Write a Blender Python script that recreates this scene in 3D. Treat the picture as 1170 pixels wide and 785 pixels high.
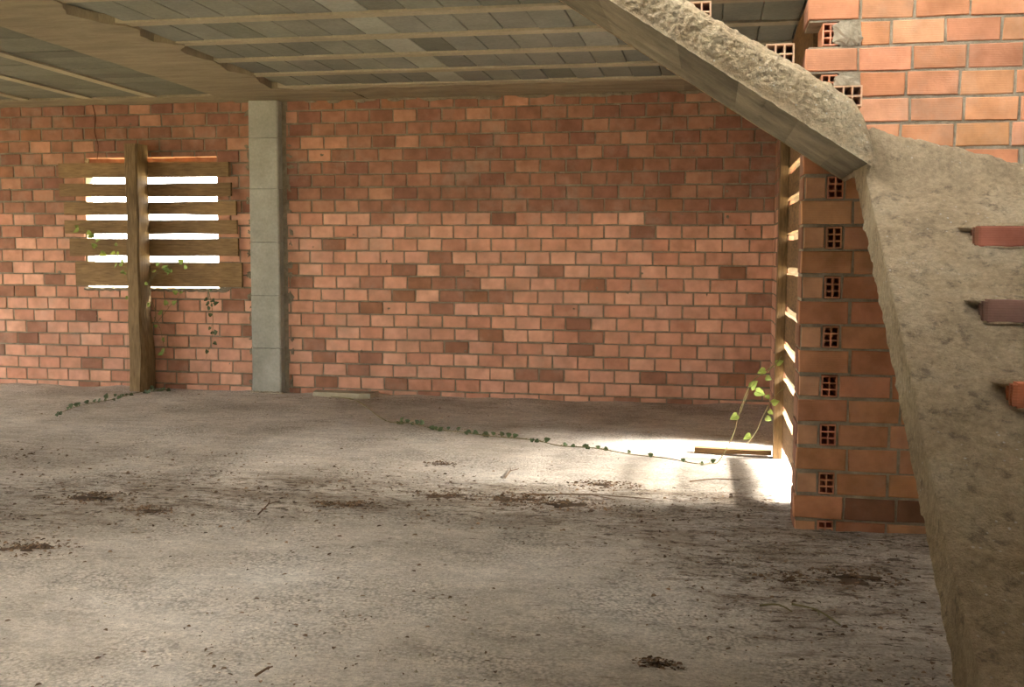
import bpy, bmesh, math, random
from mathutils import Vector, Matrix, noise
PI = math.pi
S = bpy.context.scene
COL = S.collection
for o in list(bpy.data.objects):
    bpy.data.objects.remove(o)

# ------------------------------------------------------------------ camera, sky, sun, exposure
F_PX, EYE = 1200.0, 1.345
cam_d = bpy.data.cameras.new('camera')
cam_d.sensor_width = 36.0
cam_d.lens = F_PX / 1170.0 * 36.0
cam_d.clip_start = 0.05
cam = bpy.data.objects.new('camera', cam_d)
COL.objects.link(cam)
_y = Vector((814 - 585, -(293 - 392.5), -F_PX)).normalized()       # direction of world +Y seen from the camera
_x = -Vector((-6000 - 585, -(260 - 392.5), -F_PX)).normalized()
_x = (_x - _y * _x.dot(_y)).normalized()
_z = _x.cross(_y)
R = Matrix((_x, _y, _z))                                            # camera axes in world space
cam.matrix_world = Matrix.Translation((0, 0, EYE)) @ R.to_4x4()
S.camera = cam

SKY = 13.0
world = bpy.data.worlds.new('sky')
S.world = world
world.use_nodes = True
wn = world.node_tree.nodes
wl = world.node_tree.links
wn['Background'].inputs['Color'].default_value = (1.0, 0.98, 0.95, 1)
wn['Background'].inputs['Strength'].default_value = SKY

sun_d = bpy.data.lights.new('sun', 'SUN')
sun_d.energy = 135.0
sun_d.angle = math.radians(36)
sun_d.color = (1.0, 0.95, 0.88)
sun = bpy.data.objects.new('sun', sun_d)
sun.rotation_euler = Vector((0.80, 0.06, 0.60)).to_track_quat('Z', 'Y').to_euler()
sun.location = (12, 2, 9)
COL.objects.link(sun)

S.view_settings.view_transform = 'Standard'
S.view_settings.look = 'None'
S.view_settings.gamma = 1.0
S.view_settings.use_curve_mapping = False
S.view_settings.exposure = 0.46
S.cycles.max_bounces = 10
S.cycles.diffuse_bounces = 8
S.cycles.use_denoising = True

# ------------------------------------------------------------------ materials
def lin(c):
    return tuple(((v / 255) / 12.92 if v / 255 <= 0.04045 else (((v / 255) + 0.055) / 1.055) ** 2.4) for v in c)

class NT:
    def __init__(s, name, rough=0.9, spec=0.2):
        s.m = bpy.data.materials.new(name)
        s.m.use_nodes = True
        s.t = s.m.node_tree
        s.b = s.t.nodes['Principled BSDF']
        s.b.inputs['Roughness'].default_value = rough
        s.b.inputs['Specular IOR Level'].default_value = spec
        s.co = s.n('ShaderNodeTexCoord').outputs['Object']
    def n(s, kind, **kw):
        nd = s.t.nodes.new(kind)
        for k, v in kw.items():
            if hasattr(nd, k) and k not in nd.inputs:
                setattr(nd, k, v)
            else:
                nd.inputs[k].default_value = v
        return nd
    def l(s, a, b):
        s.t.links.new(a, b)
    def scale(s, v, rot=(0, 0, 0)):
        mp = s.n('ShaderNodeMapping')
        mp.inputs['Scale'].default_value = v
        mp.inputs['Rotation'].default_value = rot
        s.l(s.co, mp.inputs['Vector'])
        return mp.outputs[0]
    def noise(s, sc, detail=4, rough=0.55, vec=None):
        nd = s.n('ShaderNodeTexNoise')
        nd.inputs['Scale'].default_value = sc
        nd.inputs['Detail'].default_value = detail
        nd.inputs['Roughness'].default_value = rough
        s.l(vec or s.co, nd.inputs['Vector'])
        return nd.outputs['Fac']
    def ramp(s, fac, stops):
        nd = s.n('ShaderNodeValToRGB')
        cr = nd.color_ramp
        while len(cr.elements) < len(stops):
            cr.elements.new(0.5)
        for e, (p, c) in zip(cr.elements, stops):
            e.position = p
            e.color = (c, c, c, 1) if isinstance(c, (int, float)) else (*c, 1)
        s.l(fac, nd.inputs['Fac'])
        return nd.outputs['Color']
    def mix(s, a, b, fac, mode='MIX'):
        nd = s.n('ShaderNodeMix', data_type='RGBA', blend_type=mode)
        for v, i in ((fac, 0), (a, 6), (b, 7)):
            if isinstance(v, (int, float)):
                nd.inputs[i].default_value = v
            elif isinstance(v, tuple):
                nd.inputs[i].default_value = (*v, 1)
            else:
                s.l(v, nd.inputs[i])
        return nd.outputs[2]
    def attr(s, name):
        return s.n('ShaderNodeAttribute', attribute_name=name).outputs['Color']
    def math(s, op, a, b):
        nd = s.n('ShaderNodeMath', operation=op)
        for i, v in enumerate((a, b)):
            if isinstance(v, (int, float)):
                nd.inputs[i].default_value = v
            else:
                s.l(v, nd.inputs[i])
        return nd.outputs[0]
    def bump(s, h, dist=0.01, strength=1.0):
        nd = s.n('ShaderNodeBump')
        nd.inputs['Strength'].default_value = strength
        nd.inputs['Distance'].default_value = dist
        s.l(h, nd.inputs['Height'])
        s.l(nd.outputs[0], s.b.inputs['Normal'])
    def color(s, c):
        if isinstance(c, tuple):
            s.b.inputs['Base Color'].default_value = (*c, 1)
        else:
            s.l(c, s.b.inputs['Base Color'])
        return s.m

def mat_brick():
    t = NT('red_clay_brick', 0.85, 0.15)
    base = t.attr('tint')
    n1 = t.noise(9, 5)
    n2 = t.noise(60, 3)
    c = t.mix(base, t.ramp(n1, [(0.3, (0.72, 0.70, 0.66)), (0.7, (1.12, 1.12, 1.12))]), 1.0, 'MULTIPLY')
    c = t.mix(c, (0.36, 0.31, 0.25), t.math('MULTIPLY', t.ramp(t.noise(3.1, 6, 0.7), [(0.52, 0.0), (0.75, 1.0)]), 0.32))
    wv = t.n('ShaderNodeTexWave', wave_type='BANDS', bands_direction='Z')
    wv.inputs['Scale'].default_value = 38.0
    wv.inputs['Distortion'].default_value = 0.6
    t.l(t.co, wv.inputs['Vector'])
    h = t.math('ADD', t.math('MULTIPLY', wv.outputs['Fac'], 0.22), t.math('MULTIPLY', n2, 0.8))
    t.bump(h, 0.003, 0.6)
    return t.color(c)

def mat_mortar(name='grey_mortar', a=(124, 114, 96), b=(172, 162, 142)):
    t = NT(name, 0.95, 0.05)
    c = t.ramp(t.noise(14, 6, 0.7), [(0.3, lin(a)), (0.7, lin(b))])
    t.bump(t.noise(55, 6, 0.75), 0.012, 0.9)
    return t.color(c)

def mat_formed(name='formed_concrete', a=(118, 112, 98), b=(150, 143, 125), sc=(1, 1, 1), rot=(0, 0, 0)):
    t = NT(name, 0.85, 0.15)
    v = t.scale(sc, rot)
    c = t.ramp(t.noise(2.2, 7, 0.65, v), [(0.3, lin(a)), (0.7, lin(b))])
    c = t.mix(c, t.ramp(t.noise(38, 4, 0.6, v), [(0.3, 0.86), (0.7, 1.08)]), 1.0, 'MULTIPLY')
    c = t.mix(c, t.attr('tint'), 1.0, 'MULTIPLY')
    t.bump(t.noise(45, 5, 0.6, v), 0.004, 0.5)
    return t.color(c)

def mat_rough():
    t = NT('rough_cast_concrete', 0.95, 0.08)
    n1 = t.noise(3.5, 7, 0.65)
    c = t.ramp(n1, [(0.28, lin((152, 136, 112))), (0.5, lin((188, 168, 138))), (0.75, lin((204, 188, 160)))])
    c = t.mix(c, (0.16, 0.13, 0.10), t.math('MULTIPLY', t.ramp(t.noise(15, 6, 0.75), [(0.55, 0.0), (0.64, 1.0)]), 0.6))
    vor = t.n('ShaderNodeTexVoronoi')
    vor.inputs['Scale'].default_value = 34
    t.l(t.co, vor.inputs['Vector'])
    white = t.ramp(vor.outputs['Distance'], [(0.10, 1.0), (0.16, 0.0)])
    c = t.mix(c, (0.75, 0.72, 0.66), t.math('MULTIPLY', white, t.ramp(t.noise(4, 2), [(0.5, 0.0), (0.62, 0.8)])))
    c = t.mix(c, t.ramp(t.noise(42, 5, 0.8), [(0.36, 0.74), (0.64, 1.14)]), 1.0, 'MULTIPLY')
    c = t.mix(c, t.attr('tint'), 1.0, 'MULTIPLY')
    h = t.math('ADD', t.math('MULTIPLY', t.noise(34, 6, 0.75), 1.0), t.math('MULTIPLY', t.noise(110, 3, 0.6), 0.35))
    t.bump(h, 0.03, 1.0)
    return t.color(c)

def mat_floor():
    t = NT('dusty_concrete_floor', 0.95, 0.06)
    n1 = t.noise(0.9, 8, 0.62)
    c = t.ramp(n1, [(0.3, lin((178, 166, 149))), (0.5, lin((207, 195, 179))), (0.72, lin((225, 216, 203)))])
    c = t.mix(c, t.ramp(t.noise(26, 5, 0.7), [(0.3, 0.8), (0.7, 1.1)]), 1.0, 'MULTIPLY')
    v = t.scale((0.75, 1.6, 1))
    dirt = t.n('ShaderNodeSeparateColor')
    t.l(t.attr('dirt'), dirt.inputs[0])
    d = t.math('SUBTRACT', dirt.outputs[0], 0.7)
    m = t.math('ADD', t.noise(2.6, 8, 0.72, v), t.math('MULTIPLY', d, 0.20))
    c = t.mix(c, lin((112, 92, 68)), t.math('MULTIPLY', t.ramp(m, [(0.64, 0.0), (0.85, 1.0)]), 0.6))
    m2 = t.math('ADD', t.noise(13, 7, 0.75, v), t.math('MULTIPLY', d, 0.10))
    c = t.mix(c, lin((72, 54, 38)), t.math('MULTIPLY', t.ramp(m2, [(0.63, 0.0), (0.70, 1.0)]), 0.8))
    vor = t.n('ShaderNodeTexVoronoi')
    vor.inputs['Scale'].default_value = 40
    t.l(t.co, vor.inputs['Vector'])
    c = t.mix(c, (0.80, 0.78, 0.72), t.math('MULTIPLY', t.ramp(vor.outputs['Distance'], [(0.05, 1.0), (0.1, 0.0)]), t.ramp(t.noise(2.2, 4), [(0.5, 0.0), (0.6, 0.7)])))
    c = t.mix(c, t.ramp(t.noise(70, 4, 0.8), [(0.35, 0.72), (0.65, 1.14)]), 1.0, 'MULTIPLY')
    c = t.mix(c, t.ramp(t.noise(5, 6, 0.7, v), [(0.35, 0.82), (0.65, 1.1)]), 1.0, 'MULTIPLY')
    grit = t.n('ShaderNodeTexVoronoi')
    grit.inputs['Scale'].default_value = 70
    t.l(t.co, grit.inputs['Vector'])
    gm = t.ramp(t.noise(1.7, 5, 0.7), [(0.42, 0.0), (0.6, 1.0)])
    c = t.mix(c, t.ramp(grit.outputs['Distance'], [(0.0, 1.16), (0.45, 1.0), (0.75, 0.6)]), gm, 'MULTIPLY')
    c = t.mix(c, lin((96, 74, 52)), t.math('MULTIPLY', t.ramp(t.math('ADD', t.noise(9, 8, 0.85, t.scale((0.5, 1.8, 1))), t.math('MULTIPLY', d, 0.05)), [(0.565, 0.0), (0.65, 1.0)]), 0.65))
    h = t.math('ADD', t.noise(24, 7, 0.8), t.math('MULTIPLY', t.noise(90, 4, 0.75), 0.5))
    t.bump(h, 0.022, 1.0)
    return t.color(c)

def mat_wood(name, a, b, sc):
    t = NT(name, 0.8, 0.15)
    v = t.scale(sc)
    g = t.noise(6, 8, 0.65, v)
    c = t.ramp(g, [(0.3, lin(a)), (0.68, lin(b))])
    c = t.mix(c, t.ramp(t.noise(2.5, 4), [(0.3, 0.75), (0.7, 1.1)]), 1.0, 'MULTIPLY')
    c = t.mix(c, t.attr('tint'), 1.0, 'MULTIPLY')
    t.bump(g, 0.006, 0.6)
    return t.color(c)

def mat_plain(name, rgb, rough=0.8, var=0.2, sc=20, trans=0.0):
    t = NT(name, rough, 0.25)
    tn = t.attr('tint')
    c = t.mix(lin(rgb), t.ramp(t.noise(sc, 3), [(0.3, 1 - var), (0.7, 1 + var * 0.6)]), 1.0, 'MULTIPLY')
    c = t.mix(c, tn, 1.0, 'MULTIPLY')
    m = t.color(c)
    if trans:
        tr = t.n('ShaderNodeBsdfTranslucent')
        t.l(c, tr.inputs['Color'])
        mx = t.n('ShaderNodeMixShader')
        mx.inputs[0].default_value = trans
        t.l(t.b.outputs[0], mx.inputs[1])
        t.l(tr.outputs[0], mx.inputs[2])
        t.l(mx.outputs[0], t.t.nodes['Material Output'].inputs['Surface'])
    return m

M = dict(
    brick=mat_brick(), mortar=mat_mortar(), mortar_dark=mat_mortar('darker_mortar', (100, 92, 76), (138, 128, 110)),  # second mortar is a darker tone for the back and right walls
    column=mat_formed('column_concrete', (130, 129, 119), (162, 160, 149)),
    beam=mat_formed('beam_concrete', (120, 110, 90), (146, 135, 112), (0.8, 4, 1)),
    joist=mat_formed('joist_concrete', (144, 135, 114), (164, 155, 132)),
    block=mat_formed('infill_block_concrete', (108, 110, 101), (129, 130, 120)),
    soffit=mat_formed('board_marked_concrete', (98, 91, 76), (148, 139, 119), (2, 2, 2)),
    rough=mat_rough(), floor=mat_floor(),
    wood_x=mat_wood('weathered_board_wood', (104, 82, 56), (146, 120, 84), (1.2, 9, 9)),
    wood_y=mat_wood('weathered_door_wood', (86, 64, 42), (134, 104, 70), (9, 1.2, 9)),
    wood_z=mat_wood('weathered_post_wood', (92, 74, 50), (138, 116, 84), (9, 9, 1.2)),
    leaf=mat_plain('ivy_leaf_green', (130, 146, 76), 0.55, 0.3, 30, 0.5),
    leaf_dark=mat_plain('dark_ivy_green', (72, 84, 52), 0.6, 0.3, 30, 0.25),  # second, darker ivy green
    stem=mat_plain('ivy_stem', (112, 102, 66)),
    litter=mat_plain('dead_leaf_brown', (112, 90, 68), 0.85, 0.45, 9),
    pebble=mat_plain('pale_pebble', (170, 158, 136), 0.8, 0.35, 7),
    cable=mat_plain('rusty_wire', (86, 52, 34)),
    soil=mat_plain('dry_outside_soil', (170, 156, 118), 0.95, 0.2, 3),
)

# ------------------------------------------------------------------ mesh helpers
class MB:
    """collects faces with one tint colour each and links them as one mesh object"""
    def __init__(s):
        s.v, s.f, s.c = [], [], []
    def add(s, verts, faces, tint=(1, 1, 1)):
        b = len(s.v)
        s.v += [tuple(p) for p in verts]
        s.f += [[b + i for i in f] for f in faces]
        s.c += [tint] * len(faces)
    def box(s, x0, x1, y0, y1, z0, z1, tint=(1, 1, 1)):
        s.add([(x0, y0, z0), (x1, y0, z0), (x1, y1, z0), (x0, y1, z0), (x0, y0, z1), (x1, y0, z1), (x1, y1, z1), (x0, y1, z1)],
              [(0, 3, 2, 1), (4, 5, 6, 7), (0, 1, 5, 4), (1, 2, 6, 5), (2, 3, 7, 6), (3, 0, 4, 7)], tint)
    def build(s, name, mat, parent=None, smooth=False):
        me = bpy.data.meshes.new(name)
        me.from_pydata(s.v, [], s.f)
        me.materials.append(mat)
        at = me.color_attributes.new('tint', 'FLOAT_COLOR', 'CORNER')
        k = 0
        buf = []
        for f, c in zip(s.f, s.c):
            buf += [c[0], c[1], c[2], 1.0] * len(f)
        at.data.foreach_set('color', buf)
        if smooth:
            me.polygons.foreach_set('use_smooth', [True] * len(me.polygons))
        me.update()
        o = bpy.data.objects.new(name, me)
        COL.objects.link(o)
        if parent:
            o.parent = parent
        return o

def struct(o):
    o['kind'] = 'structure'
    return o

def tag(o, label, cat, group=None, kind=None):
    o['label'] = label
    o['category'] = cat
    if group:
        o['group'] = group
    if kind:
        o['kind'] = kind
    return o

def empty(name, loc=(0, 0, 0)):
    o = bpy.data.objects.new(name, None)
    o.empty_display_size = 0.1
    o.location = loc
    COL.objects.link(o)
    return o

def hang(root, *parts):
    """parts were modelled in world coordinates: hang them under a root that stands at its own base"""
    for p in parts:
        p.parent = root
        p.matrix_parent_inverse = Matrix.Translation(-root.location)

def cut(rect, hole):
    a0, a1, b0, b1 = rect
    c0, c1, d0, d1 = hole
    if c0 >= a1 or c1 <= a0 or d0 >= b1 or d1 <= b0:
        return [rect]
    out = []
    if c0 > a0: out.append((a0, c0, b0, b1))
    if c1 < a1: out.append((c1, a1, b0, b1))
    m0, m1 = max(a0, c0), min(a1, c1)
    if d0 > b0: out.append((m0, m1, b0, d0))
    if d1 < b1: out.append((m0, m1, d1, b1))
    return out

def cut_all(rects, holes):
    for h in holes:
        rects = [q for r in rects for q in cut(r, h)]
    return rects

def face_brick(mb, place, u0, u1, z0, z1, tint, rnd, deep=0.03, out=0.006):
    """one brick face with chamfered arrises; place(u, d, z) with d the distance out of the wall"""
    if u1 - u0 < 0.012 or z1 - z0 < 0.012:
        return
    o = out + rnd.uniform(-0.003, 0.003)
    j = lambda: rnd.uniform(-0.0025, 0.0025)
    c = 0.004
    P = [(u0 + j(), z0 + j()), (u1 + j(), z0 + j()), (u1 + j(), z1 + j()), (u0 + j(), z1 + j())]
    cu, cz = (u0 + u1) / 2, (z0 + z1) / 2
    I = [(u + (c if u < cu else -c), z + (c if z < cz else -c)) for u, z in P]
    vs = [place(u, -deep, z) for u, z in P] + [place(u, o - c, z) for u, z in P] + [place(u, o, z) for u, z in I]
    fs = []
    for a in range(4):
        b = (a + 1) % 4
        fs += [(a, b, 4 + b, 4 + a), (4 + a, 4 + b, 8 + b, 8 + a)]
    fs.append((8, 9, 10, 11))
    mb.add(vs, fs, tint)

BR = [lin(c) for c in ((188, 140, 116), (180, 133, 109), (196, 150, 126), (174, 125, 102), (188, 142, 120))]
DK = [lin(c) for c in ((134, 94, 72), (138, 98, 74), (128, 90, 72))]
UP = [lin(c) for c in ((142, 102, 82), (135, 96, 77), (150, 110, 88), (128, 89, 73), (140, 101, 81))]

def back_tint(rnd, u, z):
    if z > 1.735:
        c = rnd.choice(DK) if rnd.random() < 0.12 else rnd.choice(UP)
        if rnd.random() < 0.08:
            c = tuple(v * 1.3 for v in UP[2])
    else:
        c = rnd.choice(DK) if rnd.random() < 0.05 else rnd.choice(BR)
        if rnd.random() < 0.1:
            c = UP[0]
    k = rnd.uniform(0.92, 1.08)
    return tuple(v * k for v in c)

def brick_field(mb, place, u0, u1, z0, z1, holes, zrow, course, module, tintf, seed, joint=0.013):
    rnd = random.Random(seed)
    k0 = math.floor((z0 - zrow) / course)
    k = k0
    while zrow + k * course < z1:
        za, zb = zrow + k * course + joint, zrow + (k + 1) * course
        off = (0.5 if k % 2 else 0.0) + rnd.uniform(-0.10, 0.10)
        u = u0 - module * (1 - off % 1)
        while u < u1:
            w = module * rnd.uniform(0.985, 1.015)
            a, b = max(u + joint, u0), min(u + w, u1)
            if b > a:
                t = tintf(rnd, a, za)
                zz0, zz1 = max(za + rnd.uniform(-.002, .002), z0), min(zb + rnd.uniform(-.003, .002), z1)
                if zz1 > zz0:
                    for r in cut_all([(a, b, zz0, zz1)], holes):
                        face_brick(mb, place, r[0], r[1], r[2], r[3], t, rnd)
            u += w
        k += 1

def fbm(p, sc, oc=4):
    return noise.fractal(Vector(p) * sc, 1.0, 2.1, oc)

# ------------------------------------------------------------------ setting: floor and ground
CEIL = 2.81
def dirt_at(x, y):
    d = 0.0
    for cx, cy, rx, ry, k in ((-1.0, 5.5, 2.2, 0.5, 1.0), (-3.2, 4.9, 0.9, 0.45, 0.9), (-2.6, 5.5, 1.4, 0.5, 0.45), (0.3, 5.0, 1.0, 0.6, 0.9),
                              (0.2, 4.3, 0.6, 0.5, 0.8), (-3.3, 4.3, 0.5, 0.35, 0.9), (-4.0, 6.3, 1.6, 0.5, 0.3), (-3.0, 5.4, 1.2, 0.35, 0.5), (-0.2, 5.9, 1.3, 0.22, 0.8), (-2.3, 9.3, 3.5, 0.25, 0.6), (-1.8, 7.6, 1.5, 0.35, 0.25), (0.6, 3.8, 0.5, 1.0, 0.7)):
        d += k * math.exp(-((x - cx) / rx) ** 2 - ((y - cy) / ry) ** 2)
    for cx, cy, r, k in ((-2.4, 3.4, 1.2, 0.8), (-1.0, 4.0, 0.8, 0.5), (-0.6, 7.2, 0.9, 0.6)):  # thins the dirt to brighten front left, middle and doorway floor
        d -= k * math.exp(-((x - cx) ** 2 + (y - cy) ** 2) / r / r)
    return max(-0.7, min(1.0, d))

def floor_z(x, y):
    z = 0.016 * fbm((x, y, 0.3), 0.55, 3) + 0.007 * fbm((x * 0.7, y, 1.7), 3.0, 4)
    d = dirt_at(x, y)
    if d > 0:
        z += d * 0.010 * max(0.0, fbm((x, y, 4.1), 9.0, 3) + 0.15)
    e = (9.6 - y)
    if e < 0.25:
        z += 0.02 * (1 - e / 0.25) * (0.6 + fbm((x, 0, 0), 2.0, 2))
    return z

def build_floor():
    xs = [-9.6 + 0.3 * i for i in range(9)] + [-7.0 + 0.045 * i for i in range(int(8.2 / 0.045))] + [1.25 + 0.25 * i for i in range(9)]
    ys = [-4.0 + 0.4 * i for i in range(15)] + [2.0 + 0.04 * i for i in range(int(7.6 / 0.04) + 1)] + [9.66]
    v, f, dd = [], [], []
    for y in ys:
        for x in xs:
            v.append((x, y, floor_z(x, y)))
            d = dirt_at(x, y)
            dd += [d + 0.7, d + 0.7, d + 0.7, 1]
    n = len(xs)
    for j in range(len(ys) - 1):
        for i in range(n - 1):
            f.append((j * n + i, j * n + i + 1, (j + 1) * n + i + 1, (j + 1) * n + i))
    me = bpy.data.meshes.new('floor')
    me.from_pydata(v, [], f)
    me.materials.append(M['floor'])
    at = me.color_attributes.new('dirt', 'FLOAT_COLOR', 'POINT')
    at.data.foreach_set('color', dd)
    me.polygons.foreach_set('use_smooth', [True] * len(f))
    o = bpy.data.objects.new('floor', me)
    COL.objects.link(o)
    return struct(o)
build_floor()
g = MB()
for r in cut_all([(-90, 90, -90, 90)], [(-9.7, 3.3, -4.1, 9.72)]):
    g.box(r[0], r[1], r[2], r[3], -0.30, -0.10)
struct(g.build('ground', M['soil']))
g = MB(); g.box(-9.7, 3.3, -4.1, 9.72, -0.30, -0.05)
struct(g.build('foundation_slab', M['mortar']))

# ------------------------------------------------------------------ setting: brick walls
WIN = (-6.16, -4.75, 1.005, 2.29)
DOOR = (5.86, 7.68, 0.0, 2.12)
YB = 9.6
def wall_box(mb, holes, u0, u1, z0, z1, kind, d0, d1):
    for r in cut_all([(u0, u1, z0, z1)], holes):
        if kind == 'x':
            mb.box(r[0], r[1], d0, d1, r[2], r[3])
        else:
            mb.box(d0, d1, r[0], r[1], r[2], r[3])

# back wall
mb = MB(); wall_box(mb, [WIN], -9.6, 0.75, -0.05, 3.05, 'x', YB, YB + 0.12)
wb = struct(mb.build('wall_back', M['mortar_dark']))
pl_back = lambda u, d, z: (u, YB - d, z)
mb = MB()
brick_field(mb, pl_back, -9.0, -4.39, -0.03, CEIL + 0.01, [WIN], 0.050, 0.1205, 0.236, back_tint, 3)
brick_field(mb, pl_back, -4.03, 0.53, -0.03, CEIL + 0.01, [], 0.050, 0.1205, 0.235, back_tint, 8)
rnd = random.Random(5)
# the reveals of the window opening: bricks laid across the wall thickness
for i in range(6):
    a = WIN[0] + i * 0.235
    face_brick(mb, lambda u, d, z: (u, z, WIN[3] - d), a + 0.006, min(a + 0.229, WIN[1]), YB + 0.004, YB + 0.118, rnd.choice(BR), rnd, 0.005, 0.004)
mb.box(WIN[0], WIN[1], YB + 0.07, YB + 0.16, 2.215, 2.31, UP[1])
mb.build('brickwork', M['brick'], wb)

# mortar smears and a rough sill
def blob(mb, c, r, tint=(1, 1, 1), seed=0, seg=10, rings=6, k=0.3, sc=6.0):
    vs, fs = [], []
    for i in range(rings + 1):
        th = PI * i / rings
        for j in range(seg):
            ph = 2 * PI * j / seg
            d = Vector((math.sin(th) * math.cos(ph), math.sin(th) * math.sin(ph), math.cos(th)))
            s_ = 1 + k * noise.noise(d * 1.7 + Vector((seed * 3.1, seed * 1.3, 0)))
            vs.append((c[0] + d.x * r[0] * s_, c[1] + d.y * r[1] * s_, c[2] + d.z * r[2] * s_))
    for i in range(rings):
        for j in range(seg):
            a, b = i * seg + j, i * seg + (j + 1) % seg
            fs.append((a, a + seg, b + seg, b))
    mb.add(vs, fs, tint)
mb = MB()
rnd = random.Random(12)
for i in range(26):
    z = 0.1 + i * 0.104
    for x in (-4.42, -4.0):
        if rnd.random() < 0.55:
            blob(mb, (x + rnd.uniform(-.01, .01), YB - 0.002, z), (rnd.uniform(.015, .04), 0.009, rnd.uniform(.015, .05)), seed=i, k=0.9)
for i in range(30):
    blob(mb, (rnd.uniform(-3.9, 0.4), YB - 0.002, rnd.uniform(0.2, 2.7)), (rnd.uniform(.006, .02), 0.008, rnd.uniform(.006, .015)), seed=i + 50, k=0.9)
for i in range(22):
    blob(mb, (rnd.uniform(-7.5, -4.5), YB - 0.002, rnd.uniform(0.2, 2.7)), (rnd.uniform(.006, .02), 0.008, rnd.uniform(.006, .015)), seed=i + 90, k=0.9)
for i in range(30):
    x = rnd.uniform(-4, 0.5)
    blob(mb, (x, YB - 0.004, CEIL - 0.01), (rnd.uniform(.05, .2), 0.02, rnd.uniform(.012, .035)), seed=i + 150)
for i in range(14):
    blob(mb, (WIN[0] + 0.02 + i * 0.11, YB - 0.003, WIN[2] - 0.015), (0.075, 0.014, 0.022), seed=i + 200)
for i in range(5):
    blob(mb, (WIN[1] + 0.06 + 0.02 * i, YB - 0.003, WIN[2] + 0.0 + 0.012 * i), (0.045, 0.012, 0.03), seed=i + 230)
mb.build('mortar_smears', M['mortar_dark'], wb)

# right wall, with the boarded doorway
XR = 0.53
mb = MB()
wall_box(mb, [DOOR], 5.55, YB, -0.05, 3.05, 'y', XR, XR + 0.13)
wr = struct(mb.build('wall_right', M['mortar_dark']))
mb = MB()
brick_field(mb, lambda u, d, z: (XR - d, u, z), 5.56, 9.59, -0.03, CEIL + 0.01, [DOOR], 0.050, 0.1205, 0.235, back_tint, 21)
mb.build('brickwork', M['brick'], wr)

# stair-side wall: ends at x = 0.43 facing the camera, above and below the staircase
YN, XN = 5.3, 0.43
COURSE = 0.1205
NT_ = [lin(c) for c in ((196, 144, 108), (188, 134, 99), (202, 154, 118), (192, 139, 103), (178, 126, 93))]
def hollow_brick(mb, x0, x1, z0, z1, yf, depth, nx, nz, tint, wall=0.0065, pit=0.2):
    """clay brick end-on to the camera: a grid of real recesses"""
    W_, H_ = x1 - x0, z1 - z0
    cw, ch = (W_ - wall * (nx + 1)) / nx, (H_ - wall * (nz + 1)) / nz
    xs = [x0]; zs = [z0]
    for i in range(nx): xs += [xs[-1] + wall, xs[-1] + wall + cw]
    xs.append(x1)
    for i in range(nz): zs += [zs[-1] + wall, zs[-1] + wall + ch]
    zs.append(z1)
    for i in range(len(xs) - 1):
        for j in range(len(zs) - 1):
            a, b, c, d = xs[i], xs[i + 1], zs[j], zs[j + 1]
            if i % 2 and j % 2:
                y1 = yf + pit
                for q in (((a, yf, c), (a, yf, d), (a, y1, d), (a, y1, c)), ((b, yf, d), (b, yf, c), (b, y1, c), (b, y1, d)),
                          ((a, yf, d), (b, yf, d), (b, y1, d), (a, y1, d)), ((b, yf, c), (a, yf, c), (a, y1, c), (b, y1, c)),
                          ((a, y1, c), (b, y1, c), (b, y1, d), (a, y1, d))):
                    mb.add(q, [(0, 1, 2, 3)], tint)
            else:
                mb.add([(a, yf, c), (b, yf, c), (b, yf, d), (a, yf, d)], [(0, 1, 2, 3)], tint)
    yb = yf + depth
    mb.add([(x0, yf, z0), (x1, yf, z0), (x1, yf, z1), (x0, yf, z1), (x0, yb, z0), (x1, yb, z0), (x1, yb, z1), (x0, yb, z1)],
           [(0, 4, 5, 1), (1, 5, 6, 2), (2, 6, 7, 3), (3, 7, 4, 0), (4, 7, 6, 5)], tint)

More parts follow.
